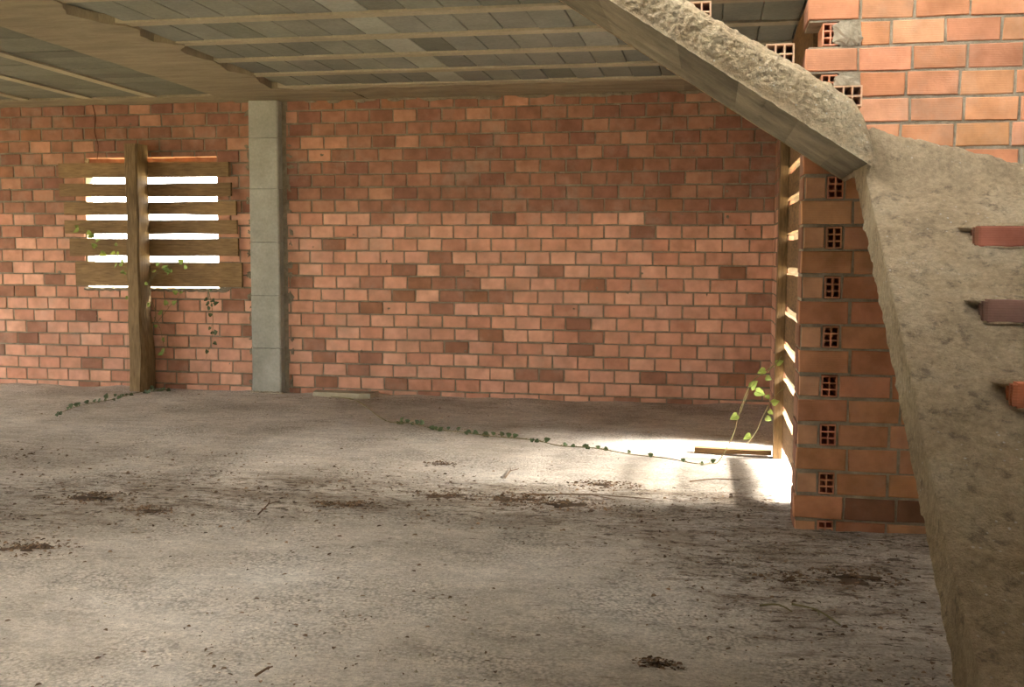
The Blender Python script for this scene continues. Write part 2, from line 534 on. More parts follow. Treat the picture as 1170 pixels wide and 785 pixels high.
mb_m, mb_b = MB(), MB()
rnd = random.Random(31)
holes_m = []
pl_n = lambda u, d, z: (u, YN - d, z)
hb = []
k = -1
for k in range(-1, 44):
    zc = 0.1125 + COURSE * k
    z0, z1 = zc - 0.054, zc + 0.054
    B = k % 2 != 0
    if B:
        if zc < 2.05:
            hx0, hx1 = 0.538, 0.612
            face_brick(mb_b, pl_n, XN + rnd.uniform(0, .006), 0.527, z0 + 0.004, z1 - 0.006, lin((206, 158, 124)), rnd, 0.09, 0.004)
            start = 0.624
        else:
            hx0, hx1 = 0.495, 0.568
            start = 0.665 + rnd.uniform(-.02, .02)
            holes_m.append((XN - 0.01, 0.575, zc - 0.058, zc + 0.058))
            blob(mb_m, (0.60, YN - 0.004, zc), (0.05, 0.016, 0.054), seed=k, k=0.7)
            blob(mb_m, (0.64, YN - 0.002, zc - 0.02), (0.045, 0.012, 0.045), seed=k + 9, k=0.8)
        holes_m.append((hx0 - 0.003, hx1 + 0.003, zc - 0.056, zc + 0.056))
        hollow_brick(mb_b, hx0, hx1, z0 + 0.002, z1 - 0.002, YN + 0.001, 0.24, 2, 3, tuple(v * rnd.uniform(.9, 1) for v in lin((206, 146, 116))))
        hb.append((hx0, hx1, zc))
    else:
        start = XN - 0.004 + rnd.uniform(-0.006, 0.006)
    u = start
    n = 0
    while u < 3.2:
        w = 0.232 * rnd.uniform(0.985, 1.01)
        if B and n == 0 and zc > 2.05:
            w = rnd.choice((0.13, 0.20))
        dk = rnd.random() < 0.1
        t = tuple(v * rnd.uniform(.92, 1.04) for v in (rnd.choice(DK) if dk and zc < 1.8 else rnd.choice(NT_)))
        if 1.75 < zc < 1.85 and 1.2 < u < 1.5:
            t = lin((150, 140, 122))
        face_brick(mb_b, pl_n, u, u + w, z0 + rnd.uniform(-.002, .002), z1 + rnd.uniform(-.003, .002), t, rnd, 0.05, 0.006)
        u += w + 0.012
        n += 1
    # the exposed flank of the wall end, its shade put into darker tints
    if zc < 2.05 or not B:
        face_brick(mb_b, lambda u, d, z: (XN - d, u, z), YN + 0.014, YN + 0.235, z0, z1, rnd.choice(UP), rnd, 0.04, 0.004)
for r in cut_all([(XN + 0.002, 3.3, -0.05, 5.4)], holes_m):
    mb_m.box(r[0], r[1], YN + 0.001, YN + 0.25, r[2], r[3])
wn_ = struct(mb_m.build('wall_stairside', M['mortar']))
mb_b.build('brickwork', M['brick'], wn_)

# unseen walls, placed and opened to let light in, and the storey above the stairwell
mb = MB()
for r in cut_all([(4.95, YB + 0.12, -0.05, 3.05)], [(5.4, 8.0, 0.3, 2.35)]):
    mb.box(-9.72, -9.6, r[0], r[1], r[2], r[3])
mb.box(-9.72, -4.0, 4.95, 5.07, -0.05, 3.05)
for r in cut_all([(-4.1, 4.95, -0.05, 3.05)], []):
    mb.box(-4.12, -4.0, r[0], r[1], r[2], r[3])
struct(mb.build('wall_left', M['brick']))
mb = MB()
for r in cut_all([(-4.12, 3.3, -0.05, 3.05)], [(-3.95, -1.7, 0.0, 2.78)]):
    mb.box(r[0], r[1], -1.62, -1.5, r[2], r[3])
struct(mb.build('wall_behind', M['brick']))
mb = MB()
mb.box(-1.65, -1.55, -1.5, 1.9, -0.05, 3.05)  # unseen wall added to keep the bay's light off the stair-side wall
struct(mb.build('wall_light_blocker', M['brick']))
mb = MB()
mb.box(3.2, 3.3, -4.1, 5.3, -0.05, 5.4)
struct(mb.build('wall_far_right', M['brick']))

# ------------------------------------------------------------------ setting: ceiling of joists and infill blocks
HOLES = [(-1.1, 0.05, 3.8, 4.1), (-1.25, 1.75, 4.1, 5.30), (0.66, 1.75, 1.5, 4.15), (-2.8, -1.75, 2.3, 3.9)]  # stairwell, plus openings added to drop sky light on floor and flight
ceil = struct(empty('ceiling', (0, 0, CEIL)))
mb = MB()
for r in cut_all([(-9.72, 3.3, -4.1, YB + 0.12)], HOLES):
    mb.box(r[0], r[1], r[2], r[3], CEIL + 0.05, CEIL + 0.24)
slab = mb.build('concrete_topping', M['block'])
rnd = random.Random(77)
XB0, XB1 = -4.54, -3.74
mb = MB()
def blk(mb, x0, x1, y0, y1, t):
    for r in cut_all([(x0, x1, y0, y1)], HOLES):
        zb = CEIL + 0.012 + rnd.uniform(-0.003, 0.003)
        c = 0.004
        a = [(r[0], r[2]), (r[1], r[2]), (r[1], r[3]), (r[0], r[3])]
        i = [(r[0] + c, r[2] + c), (r[1] - c, r[2] + c), (r[1] - c, r[3] - c), (r[0] + c, r[3] - c)]
        vs = [(x, y, CEIL + 0.06) for x, y in a] + [(x, y, zb + c) for x, y in a] + [(x, y, zb) for x, y in i]
        fs = []
        for q in range(4):
            b = (q + 1) % 4
            fs += [(q, 4 + q, 4 + b, b), (4 + q, 8 + q, 8 + b, 4 + b)]
        fs.append((8, 11, 10, 9))
        mb.add(vs, fs, t)
joists = []
ys = [8.9 - 0.65 * i for i in range(0, 19)]
for i, y in enumerate(ys):
    y0, y1 = y - 0.65 + 0.055, y - 0.055
    x = XB1 + 0.02
    xmax = 3.2 if y1 < 5.3 else 0.53
    while x < xmax:
        w = 0.2345
        x1 = min(x + w, xmax)
        k = rnd.uniform(0.84, 1.12)
        if -2.25 < x + w / 2 < -2.0: k = 1.55
        if rnd.random() < 0.08: k *= 0.8
        if rnd.random() < 0.05: k *= 1.25
        t = (k, k * rnd.uniform(.98, 1.01), k * rnd.uniform(.94, 1.02))
        blk(mb, x + 0.0025, x1 - 0.0025, y0, y1, t)
        x += w
xs_l = [-5.205 - 0.66 * i for i in range(7)]
for i in range(7):
    xa = xs_l[i] + 0.05
    xb = (xs_l[i - 1] - 0.05) if i else XB0
    y = 9.2
    while y > -4.0:
        k = rnd.uniform(0.82, 1.12)
        blk(mb, xa, xb, y - 0.232, y - 0.002, (k * 0.78, k * 0.76, k * 0.7))
        y -= 0.2345
blocks = mb.build('infill_blocks', M['block'])
jl = []
for y in ys:
    xmax = 3.2 if y < 5.3 else 0.53
    rr = cut_all([(XB1 - 0.05, xmax, y - 0.055, y + 0.055)], HOLES)
    mb = MB()
    for r in rr:
        n = max(2, int((r[1] - r[0]) / 0.25))
        for q in range(n):
            a, b = r[0] + (r[1] - r[0]) * q / n, r[0] + (r[1] - r[0]) * (q + 1) / n
            mb.box(a, b, r[2], r[3], CEIL - 0.002, CEIL + 0.06)
    jl.append(mb.build('joist', M['joist']))
for x in xs_l:
    mb = MB(); mb.box(x - 0.05, x + 0.05, -4.0, 9.22, CEIL - 0.002, CEIL + 0.06)
    jl.append(mb.build('joist', M['joist']))
# flat beam with a ragged poured edge, edge beam along the back wall
mb = MB()
edge = [(-4.0, -3.74), (5.4, -3.74), (5.68, -3.77), (5.93, -3.90), (6.18, -3.83), (6.30, -3.72), (6.42, -3.70), (6.60, -3.80), (6.78, -3.80), (6.95, -3.66), (7.07, -3.76), (7.28, -3.83), (7.50, -3.74), (7.66, -3.76), (7.95, -3.82), (8.1, -3.76), (8.2, -3.71), (8.5, -3.80), (8.85, -3.85), (9.0, -3.62), (9.15, -3.2), (9.6, -3.2)]
def edge_x(y):
    for (a, xa), (b, xb) in zip(edge, edge[1:]):
        if a <= y <= b:
            return xa + (xb - xa) * (y - a) / (b - a)
    return -3.74
n = 400
vs, fs = [], []
for i in range(n + 1):
    y = -4.0 + 13.6 * i / n
    xl = XB0 + 0.015 * fbm((3, y, 0), 3)
    xr = edge_x(y) + 0.02 * fbm((0, y, 0), 5, 3)
    row = [xl] + [xl + (xr - xl) * q / 8 for q in range(1, 8)] + [xr]
    vs += [(xl, y, CEIL + 0.06)]
    vs += [(x, y, CEIL - 0.012 + 0.006 * fbm((x, y * 0.4, 0), 6, 3)) for x in row]
    vs += [(xr, y, CEIL + 0.06)]
m = 11
for i in range(n):
    for q in range(m - 1):
        a = i * m + q
        fs.append((a, a + m, a + m + 1, a + 1))
mb.add(vs, fs)
beam = mb.build('flat_beam', M['beam'], smooth=False)
mb = MB()
for (xa, xb, yw) in ((-9.6, -4.5, 9.2), (-3.75, 0.53, 8.955)):
    n = int((xb - xa) / 0.04)
    vs, fs = [], []
    for i in range(n + 1):
        x = xa + (xb - xa) * i / n
        y0 = yw + 0.02 * fbm((x, 0, 0), 3)
        vs += [(x, y0, CEIL + 0.06)] + [(x, y0 + (9.6 - y0) * q / 6, CEIL - 0.006 + 0.012 * fbm((x, q * 0.1, 0), 4, 4)) for q in range(7)]
    for i in range(n):
        for q in range(7):
            a = i * 8 + q
            fs.append((a, a + 1, a + 9, a + 8))
    mb.add(vs, fs)
eb = mb.build('edge_beam', M['beam'])
hang(ceil, slab, blocks, beam, eb, *jl)
mb = MB()
for r in cut_all([(-9.72, 3.3, -4.1, YB + 0.12)], [(-1.25, 1.75, 0.9, 5.3)]):
    pass
for r in cut_all([(-9.7, -0.8, -5.0, 6.5), (-0.8, 3.3, 0.3, 6.5)], [(-3.6, -0.6, 1.2, 4.8)]):
    mb.box(r[0], r[1], r[2], r[3], 5.4, 5.6)
struct(mb.build('upper_ceiling_light_shield', M['block']))  # unseen roof, its extent and opening shaped to steer sky light below

# ------------------------------------------------------------------ concrete column
def build_column():
    root = empty('concrete_column', (-4.21, 9.58, 0))
    x0, x1, yf = -4.385, -4.055, 9.555 - 0.02
    yf = 9.50
    x0, x1 = -4.375, -4.075
    mb = MB()
    zs = [-0.03, 0.44, 0.95, 1.46, 1.97, 2.45, 2.86]
    for a, b in zip(zs, zs[1:]):
        k = random.Random(int(a * 100)).uniform(0.93, 1.05)
        n = 6
        P = [(x0, YB + 0.02), (x0, yf + 0.012), (x0 + 0.012, yf), (x1 - 0.012, yf), (x1, yf + 0.012), (x1, YB + 0.02)]
        vs, fs = [], []
        lv = [a, a + 0.004] + [a + (b - a) * q / n for q in range(1, n)] + [b - 0.004, b]
        for li, z in enumerate(lv):
            ins = 0.008 if li in (0, len(lv) - 1) else 0.0
            for x, y in P:
                cx = (x0 + x1) / 2
                j = 0.0015 * fbm((x, y, z), 5, 3)
                vs.append((x + (ins if x < cx else -ins) + j, y + (ins if y < YB else 0) + j, z))
        for li in range(len(lv) - 1):
            for q in range(5):
                c = li * 6 + q
                fs.append((c, c + 1, c + 7, c + 6))
        mb.add(vs, fs, (k, k, k * 0.99))
    hang(root, mb.build('shaft', M['column']))
    mb = MB()
    for i in range(9):
        blob(mb, (x0 + 0.02 + i * 0.035, yf - 0.005, 0.0), (0.035, 0.025, 0.02), seed=i + 400)
    hang(root, mb.build('mortar_foot', M['mortar']))
    tag(root, 'square grey cast concrete column set into the back brick wall', 'column')
build_column()

# ------------------------------------------------------------------ staircase
SOF = lambda x: 1.742 + 0.652 * (0.555 - x)
def ftop(x):
    # top outline of the upper flight's near side, measured above the soffit
    pts = [(-1.6, 0.19), (-0.4, 0.185), (-0.07, 0.187), (0.1, 0.193), (0.28, 0.205), (0.45, 0.212), (0.54, 0.20), (0.575, 0.175), (0.605, 0.12), (0.62, 0.06)]
    for (a, ha), (b, hb_) in zip(pts, pts[1:]):
        if a <= x <= b:
            return SOF(x) + ha + (hb_ - ha) * (x - a) / (b - a)
    return SOF(x) + 0.10
Y0, Y1 = 4.40, 5.29
def rough_disp(p, amp, sc):
    v = Vector(p)
    n1 = noise.noise(v * sc) + 0.5 * noise.noise(v * sc * 2.3) + 0.3 * noise.noise(v * sc * 5.1)
    return amp * n1

stair = empty('concrete_staircase', (1.1, 4.4, 0))
def upper_flight():
    mb = MB()
    xs = [-1.45 + 0.006 * i for i in range(int(2.07 / 0.006) + 1)]
    # side face + rounded top edge + top
    nv, nt = 34, 18
    vs, fs = [], []
    m = nv + nt + 1
    for x in xs:
        zs, zt = SOF(x), ftop(x)
        for j in range(nv + 1):
            t = j / nv
            w = min(1, t * 5)
            d = (rough_disp((x, 0, zs + t * 0.2), 0.005, 14) + rough_disp((x, 2, zs + t * 0.2), 0.0075, 52)) * w
            bulge = 0.012 * math.sin(PI * t) * w
            y = Y0 - d - bulge + (0.03 * max(0, t - 0.85) / 0.15)
            z = zs + (zt - zs) * t + (rough_disp((x, 3, t), 0.009, 26) if t > 0.8 else 0)
            if j == 0:
                y += 0.004 * noise.noise(Vector((x * 30, 0, 0))) - 0.003
                z += 0.006 * noise.noise(Vector((x * 25, 4, 0)))
            vs.append((x, y, z))
        for j in range(1, nt + 1):
            t = j / nt
            y = Y0 + 0.03 + (Y1 - Y0 - 0.03) * t ** 1.5
            z = zt + 0.012 + rough_disp((x, y, 0), 0.014, 14)
            vs.append((x, y, z))
    for i in range(len(xs) - 1):
        for j in range(m - 1):
            a = i * m + j
            fs.append((a, a + m, a + m + 1, a + 1))
    mb.add(vs, fs, (1.3, 1.33, 1.33))  # raised tint stands in for stronger light on the upper flight
    # far side and right end
    xa, xb = xs[0], xs[-1]
    q = []
    for x in (xa, xb):
        q += [(x, Y0, SOF(x)), (x, Y1, SOF(x)), (x, Y1, ftop(x)), (x, Y0 + 0.03, ftop(x))]
    mb.add(q, [(1, 2, 6, 5), (4, 5, 6, 7), (0, 3, 2, 1)])
    a = mb.build('upper_flight', M['rough'], smooth=True)
    a.data.polygons.foreach_set('use_smooth', [True] * len(a.data.polygons))
    # board-marked soffit in planks and sheets
    mb = MB()
    rnd = random.Random(4)
    joints = [-1.45, -0.92, -0.50, -0.16, 0.09, 0.20, 0.33, 0.50, 0.60]
    for i, (a0, b0) in enumerate(zip(joints, joints[1:])):
        k = rnd.uniform(0.7, 1.12)
        rows = [(Y0 + 0.0, 4.72), (4.72, 5.02), (5.02, Y1 + 0.005)]
        for (ya, yb) in rows:
            kk = k * rnd.uniform(0.84, 1.12)
            c = 0.007
            vs, fs = [], []
            n = 8
            for s_ in range(n + 1):
                x = a0 + (b0 - a0) * s_ / n
                e = c if s_ in (0, n) else 0
                for t_ in range(5):
                    y = ya + (yb - ya) * t_ / 4
                    ee = c if t_ in (0, 4) else 0
                    vs.append((x, y, SOF(x) + max(e, ee) - 0.002 + 0.002 * fbm((x, y, 9), 4, 2)))
            for s_ in range(n):
                for t_ in range(4):
                    u_ = s_ * 5 + t_
                    fs.append((u_, u_ + 1, u_ + 6, u_ + 5))
            mb.add(vs, fs, (kk, kk, kk * 0.98))
    b = mb.build('soffit', M['soffit'], smooth=True)
    b['label'] = 'smooth board-marked underside'
    hang(stair, a, b)

def lf_top(x, y):
    z = 1.675 - 0.6 * (4.467 - y)
    z -= 0.035 * math.exp(-((y - 2.9) / 0.6) ** 2)
    # poured ridge where the flight meets the landing, lower towards the right
    ridge = 1.845 - 0.22 * max(0, x - 0.62) ** 1.1
    if y > 4.40:
        t = min(1, (y - 4.40) / 0.12)
        t = t * t * (3 - 2 * t)
        z = z * (1 - t) + (ridge + 0.02 * fbm((x, y, 0), 5, 3)) * t
    z -= 0.022 * math.exp(-((y - (4.37 - 0.05 * (x - 0.6)) + 0.02 * noise.noise(Vector((x * 6, 0, 0)))) / 0.03) ** 2) * min(1, max(0, (x - 0.66) * 5))
    return z
def lf_bot(y):
    if y >= 4.81:
        return 1.722
    return max(-0.04, 1.722 - 0.63 * (4.81 - y))
def lower_flight():
    mb = MB()
    X0, X1 = 0.60, 1.72
    yb = [1.74 + 0.009 * i for i in range(int((5.29 - 1.74) / 0.009) + 1)]
    nx = 120
    xs = [X0 + (X1 - X0) * (i / nx) for i in range(nx + 1)]
    vs, fs = [], []
    nsd = 10
    m = nsd + nx + 1
    for y in yb:
        zt, zb = max(lf_top(X0, y), 0.0), lf_bot(y)
        # side face, bottom to top: smooth shuttered face with a crumbly lower arris
        for j in range(nsd):
            t = j / nsd
            rg = 0.0
            zz = zb + (zt - zb) * t
            if j == 0:
                rg = 0.008 * max(-0.4, fbm((0, y, 0), 14, 4)) + 0.006
                zz -= 0.010 * max(0, fbm((0, y, 5), 17, 4))
            x = X0 - rg + 0.003 * fbm((y, zz, 2), 5, 3) * (1 if j else 0)
            vs.append((x, y, zz))
        for i, x in enumerate(xs):
            z = max(lf_top(x, y), -0.03)
            w = min(1.0, i / 3.0)
            z += rough_disp((x, y, 0), 0.011, 9) * w + rough_disp((x, y, 7), 0.0045, 34) * w + 0.006 * max(0, noise.noise(Vector((x * 45, y * 45, 2)))) * w
            dx = 0.004 * noise.noise(Vector((y * 20, 1, 1))) if i == 0 else 0
            vs.append((x + dx, y, z))
    for i in range(len(yb) - 1):
        for j in range(m - 1):
            a = i * m + j
            fs.append((a, a + 1, a + m + 1, a + m))
    cols = []
    b0 = len(mb.v)
    mb.v += vs
    for i in range(len(yb) - 1):
        for j in range(m - 1):
            a = b0 + i * m + j
            mb.f.append([a, a + 1, a + m + 1, a + m])
            mb.c.append((0.92, 0.93, 0.9) if j < nsd else (1, 1, 1))  # side face tinted darker than the top to carry its shade
    # underside
    n = len(yb)
    vs, fs = [], []
    for y in yb[::6] + [yb[-1]]:
        vs += [(X0, y, lf_bot(y)), (X1, y, lf_bot(y)), (X1, y, max(lf_top(X1, y), 0))]
    for i in range(len(vs) // 3 - 1):
        fs += [(3 * i, 3 * i + 3, 3 * i + 4, 3 * i + 1), (3 * i + 1, 3 * i + 4, 3 * i + 5, 3 * i + 2)]
    mb.add(vs, fs)
    o = mb.build('lower_flight', M['rough'], smooth=True)
    hang(stair, o)
upper_flight(); lower_flight()
# hollow bricks bedded along the flights, one row per coming step
for i, (x0, x1, zt, le) in enumerate(((0.475, 0.588, 2.045, 0.3), (0.20, 0.315, 2.222, 0.3), (-0.14, -0.026, 2.405, 0.3))):
    mb = MB()
    hollow_brick(mb, x0, x1, zt - 0.085, zt, 4.55, 0.24, 3, 2, lin((212, 180, 152)))
    mb.box(x0, x1, 4.80, 5.04, zt - 0.085, zt, lin((196, 124, 92)))
    mb.box(x0, x1, 5.05, 5.28, zt - 0.085, zt, lin((190, 118, 88)))
    hang(stair, mb.build('step_brick', M['brick']))
def lower_brick(x0, y, zb, h, tint, broken=False):
    mb = MB()
    rnd = random.Random(int(x0 * 1000))
    x = x0
    for i in range(3):
        t = tuple(v * rnd.uniform(.9, 1.05) for v in tint)
        pl = lambda u, d, z: (u, y - d, z)
        face_brick(mb, pl, x, x + 0.235, zb, zb + h, t, rnd, 0.16, 0.003)
        mb.box(x, x + 0.235, y - 0.0, y + 0.13, zb + 0.002, zb + h, t)
        x += 0.245
    # ribbed broken end
    for q in range(5):
        mb.box(x0 - 0.012 - 0.003 * (q % 2), x0, y - 0.0 + 0.018 * q, y + 0.008 + 0.018 * q, zb + 0.004, zb + h - 0.004, tuple(v * 0.8 for v in tint))
    hang(stair, mb.build('step_brick', M['brick']))
    mb = MB()
    for q in range(7):
        blob(mb, (x0 + 0.05 + q * 0.11, y + 0.02, zb - 0.004), (0.075, 0.03, 0.010), seed=q + int(x0 * 100))
        blob(mb, (x0 + 0.02 + q * 0.11, y + 0.09, zb + h - 0.004), (0.075, 0.05, 0.018), seed=q + 60)
    hang(stair, mb.build('bedding_mortar', M['rough']))
lower_brick(0.925, 3.98, 1.385, 0.072, lin((160, 108, 84)))
lower_brick(0.868, 3.575, 1.140, 0.070, lin((144, 112, 100)))
lower_brick(0.868, 3.21, 0.915, 0.07, lin((200, 122, 86)))
tag(stair, 'unfinished raw concrete staircase with clay bricks bedded on its slopes', 'staircase')

# ------------------------------------------------------------------ timber boards
def plank(mb, lo, hi, axis, seed, tint=(1, 1, 1), wob=0.004, n=14):
    """a sawn plank along an axis (0 x, 1 y, 2 z) with slightly wavering edges"""
    a0, a1 = lo[axis], hi[axis]
    o1, o2 = [i for i in range(3) if i != axis]
    vs, fs = [], []
    for i in range(n + 1):
        a = a0 + (a1 - a0) * i / n
        for q, (s1, s2) in enumerate(((0, 0), (1, 0), (1, 1), (0, 1))):
            p = [0, 0, 0]
            p[axis] = a
            p[o1] = (hi if s1 else lo)[o1] + wob * 0.5 * noise.noise(Vector((a * 2.0, seed * 1.7 + q, 0)))
            p[o2] = (hi if s2 else lo)[o2] + wob * noise.noise(Vector((a * 1.6, seed * 2.3 + (5 if s2 else 0), 3)))
            if i in (0, n):
                p[axis] += wob * 1.5 * noise.noise(Vector((seed, q, i)))
            vs.append(tuple(p))
    for i in range(n):
        for q in range(4):
            b = (q + 1) % 4
            fs.append((i * 4 + q, i * 4 + b, i * 4 + 4 + b, i * 4 + 4 + q))
    fs += [(3, 2, 1, 0), (n * 4, n * 4 + 1, n * 4 + 2, n * 4 + 3)]
    mb.add(vs, fs, tint)

def window_boards():
    root = empty('boarded_window_shutter', (-5.5, 9.45, 0))
    rows = [(2.092, 2.238, -6.43, -4.61), (1.904, 2.034, -6.43, -4.59), (1.727, 1.852, -6.38, -4.54), (1.541, 1.676, -6.38, -4.535), (1.322, 1.490, -6.33, -4.525), (1.024, 1.262, -6.27, -4.49)]
    for i, (a, b, x0, x1) in enumerate(rows):
        mb = MB()
        k = random.Random(i).uniform(0.85, 1.05)
        plank(mb, (x0, 9.555, a), (x1, 9.588, b), 0, i + 1, (k, k, k), 0.012)
        hang(root, mb.build('board', M['wood_x']))
    # square post standing in front of the boards, waney lower down
    mb = MB()
    vs, fs = [], []
    n = 40
    for i in range(n + 1):
        z = -0.03 + 2.43 * i / n
        low = max(0, 1 - z / 0.75)
        xl = -5.585 + 0.01 * noise.noise(Vector((z * 2, 0, 0))) - 0.0 * low
        xr = -5.455 + 0.03 * min(1, low * 2) + 0.008 * noise.noise(Vector((z * 2.2, 4, 0)))
        yf = 9.35 + 0.01 * noise.noise(Vector((z * 2.7, 8, 0))) - 0.02 * low
        for p in ((xl, 9.552), (xl, yf + 0.01), (xl + 0.01, yf), (xr - 0.015 - 0.03 * low, yf), (xr, yf + 0.015 + 0.05 * low), (xr, 9.552)):
            vs.append((p[0], p[1], z))
    for i in range(n):
        for q in range(6):
            b = (q + 1) % 6
            fs.append((i * 6 + q, i * 6 + b, i * 6 + 6 + b, i * 6 + 6 + q))
    fs.append(tuple(n * 6 + q for q in range(6)))
    mb.add(vs, fs, (0.95, 0.95, 0.95))
    hang(root, mb.build('post', M['wood_z']))
    tag(root, 'six weathered boards and an upright post nailed over the window opening', 'boards')
window_boards()

def door_boards():
    root = empty('boarded_doorway_hoarding', (0.48, 6.8, 0))
    gaps = [0.055, 0.33, 0.56, 0.765, 0.995, 1.256, 1.475, 1.70, 1.895]
    half = [0.05, 0.03, 0.028, 0.028, 0.028, 0.026, 0.026, 0.026, 0.026]
    edges = []
    for i in range(len(gaps)):
        lo = gaps[i] + half[i]
        hi = (gaps[i + 1] - half[i + 1]) if i + 1 < len(gaps) else 2.11
        edges.append((lo, hi))
    for i, (a, b) in enumerate(edges):
        mb = MB()
        k = random.Random(i + 40).uniform(0.85, 1.1)
        ya = 5.66 + random.Random(i + 3).uniform(-0.03, 0.05)
        yb = 7.86 if i > 1 else 7.24
        plank(mb, (0.482, ya, a), (0.510, yb, b), 1, i + 20, (k, k, k), 0.012)
        hang(root, mb.build('board', M['wood_y']))
    mb = MB()
    plank(mb, (0.482, 5.64, 2.13), (0.512, 7.86, 2.74), 1, 44, (0.9, 0.85, 0.8), 0.01)
    hang(root, mb.build('board', M['wood_y']))
    mb = MB()
    plank(mb, (0.425, 7.13, -0.02), (0.480, 7.235, 2.2), 2, 33, (0.8, 0.75, 0.7), 0.012)
    hang(root, mb.build('post', M['wood_z']))
    tag(root, 'gapped wooden boards closing the doorway in the right brick wall', 'boards')
door_boards()

mb = MB()
plank(mb, (-0.095, 7.20, 0.006), (0.42, 7.275, 0.042), 0, 60, (0.75, 0.7, 0.66), 0.008)
o = mb.build('loose_plank', M['wood_x'])
tag(o, 'short brown timber lying on the sunlit floor before the boarded doorway', 'plank')
mb = MB()
vs = [(-3.72, 9.50, 0.05), (-3.70, 9.37, 0.045), (-3.22, 9.31, 0.05), (-3.12, 9.34, 0.05), (-3.10, 9.53, 0.05)]
mb.add([(x, y, 0.0) for x, y, z in vs] + vs, [(5, 6, 7, 8, 9)] + [(q, (q + 1) % 5, 5 + (q + 1) % 5, 5 + q) for q in range(5)])
o = mb.build('flat_concrete_slab', M['joist'])
tag(o, 'thin pale concrete slab on the floor against the wall right of the column', 'slab')

# ------------------------------------------------------------------ plants
def tube(mb, pts, r, seg=5, tint=(1, 1, 1)):
    vs, fs = [], []
    P = [Vector(p) for p in pts]
    for i, p in enumerate(P):
        d = (P[min(i + 1, len(P) - 1)] - P[max(i - 1, 0)]).normalized()
        a = d.orthogonal().normalized()
        b = d.cross(a)
        rr = r * (1 - 0.5 * i / len(P))
        for q in range(seg):
            th = 2 * PI * q / seg
            vs.append(tuple(p + (a * math.cos(th) + b * math.sin(th)) * rr))
    for i in range(len(P) - 1):
        for q in range(seg):
            b = (q + 1) % seg
            fs.append((i * seg + q, i * seg + b, i * seg + seg + b, i * seg + seg + q))
    mb.add(vs, fs, tint)

def smooth_path(pts, n=6):
    P = [Vector(p) for p in pts]
    out = []
    for i in range(len(P) - 1):
        p0, p1, p2, p3 = P[max(i - 1, 0)], P[i], P[i + 1], P[min(i + 2, len(P) - 1)]
        for q in range(n):
            t = q / n
            out.append(0.5 * ((2 * p1) + (p2 - p0) * t + (2 * p0 - 5 * p1 + 4 * p2 - p3) * t * t + (3 * p1 - p0 - 3 * p2 + p3) * t ** 3))
    out.append(P[-1])
    return out

def leaf(mb, base, direction, normal, size):
    """a lobed ivy leaf, folded along its midrib"""
    d = Vector(direction).normalized()
    nrm = Vector(normal)
    nrm = (nrm - d * nrm.dot(d))
    if nrm.length < 1e-3:
        nrm = d.orthogonal()
    nrm.normalize()
    s_ = d.cross(nrm)
    out = [(0, 0), (-0.10, 0.30), (0.18, 0.48), (0.42, 0.40), (0.62, 0.30), (1.0, 0.0)]
    mid = [(0, 0), (0.35, 0), (0.62, 0), (1.0, 0)]
    vs = []
    for (u, w) in out:
        vs.append(Vector(base) + (d * u + s_ * w + nrm * (w * 0.25 - u * u * 0.15)) * size)
    for (u, w) in out[1:-1]:
        vs.append(Vector(base) + (d * u - s_ * w + nrm * (w * 0.25 - u * u * 0.15)) * size)
    vs.append(Vector(base) + (d * 0.4 - nrm * 0.02) * size)
    fs = [(0, 1, 2, 10), (10, 2, 3), (10, 3, 4), (10, 4, 5), (0, 10, 7, 6), (10, 8, 7), (10, 9, 8), (10, 5, 9)]
    mb.add(vs, fs)

def vine(name, pts, leaves, size, label, mat='leaf', r=0.003, seed=1, upward=False, twigs=()):
    """leaves: how many, or fractions along the path"""
    rnd = random.Random(seed)
    path = smooth_path(pts)
    root = empty(name, tuple(path[0]))
    ms, ml = MB(), MB()
    tube(ms, path, r)
    fr = leaves if isinstance(leaves, (list, tuple)) else [rnd.uniform(0.03, 1.0) for _ in range(leaves)]
    def put(p):
        nr = Vector((rnd.uniform(-.5, .5), -1 + rnd.uniform(-.4, .4), rnd.uniform(0, 0.9))) if not upward else Vector((rnd.uniform(-.5, .5), -0.9 + rnd.uniform(-.5, .3), 0.6))
        dr = Vector((rnd.uniform(-1, 1), rnd.uniform(-.3, .2), rnd.uniform(-.5, .6)))
        dr.normalize()
        q = p + dr * size * rnd.uniform(0.3, 0.8)
        if q.z < 0.02: q.z = 0.02
        tube(ms, [p, p.lerp(q, .5) + Vector((0, 0, .004)), q], r * 0.5, 4)
        leaf(ml, q, dr, nr, size * rnd.uniform(0.7, 1.25))
    for f_ in fr:
        put(path[min(int(f_ * len(path)), len(path) - 1)])
    for tw, nl in twigs:
        tp = smooth_path(tw)
        tube(ms, tp, r * 0.7, 4)
        for _ in range(nl):
            put(tp[rnd.randrange(len(tp) // 3, len(tp))])
    a, b = ms.build('stem', M['stem']), ml.build('foliage', M[mat])
    hang(root, a, b)
    tag(root, label, 'ivy')
    return root

def at(x, y, Y):
    """the point at depth Y that the photo shows at pixel x, y: used once, to read real positions off the picture"""
    d = R @ Vector(((x - 585) / F_PX, -(y - 392.5) / F_PX, -1.0))
    t = Y / d.y
    return Vector((d.x * t, Y, EYE + d.z * t))
def on_floor(x, y, dz=0.0):
    d = R @ Vector(((x - 585) / F_PX, -(y - 392.5) / F_PX, -1.0))
    t = -EYE / d.z
    return Vector((d.x * t, d.y * t, floor_z(d.x * t, d.y * t) + dz))

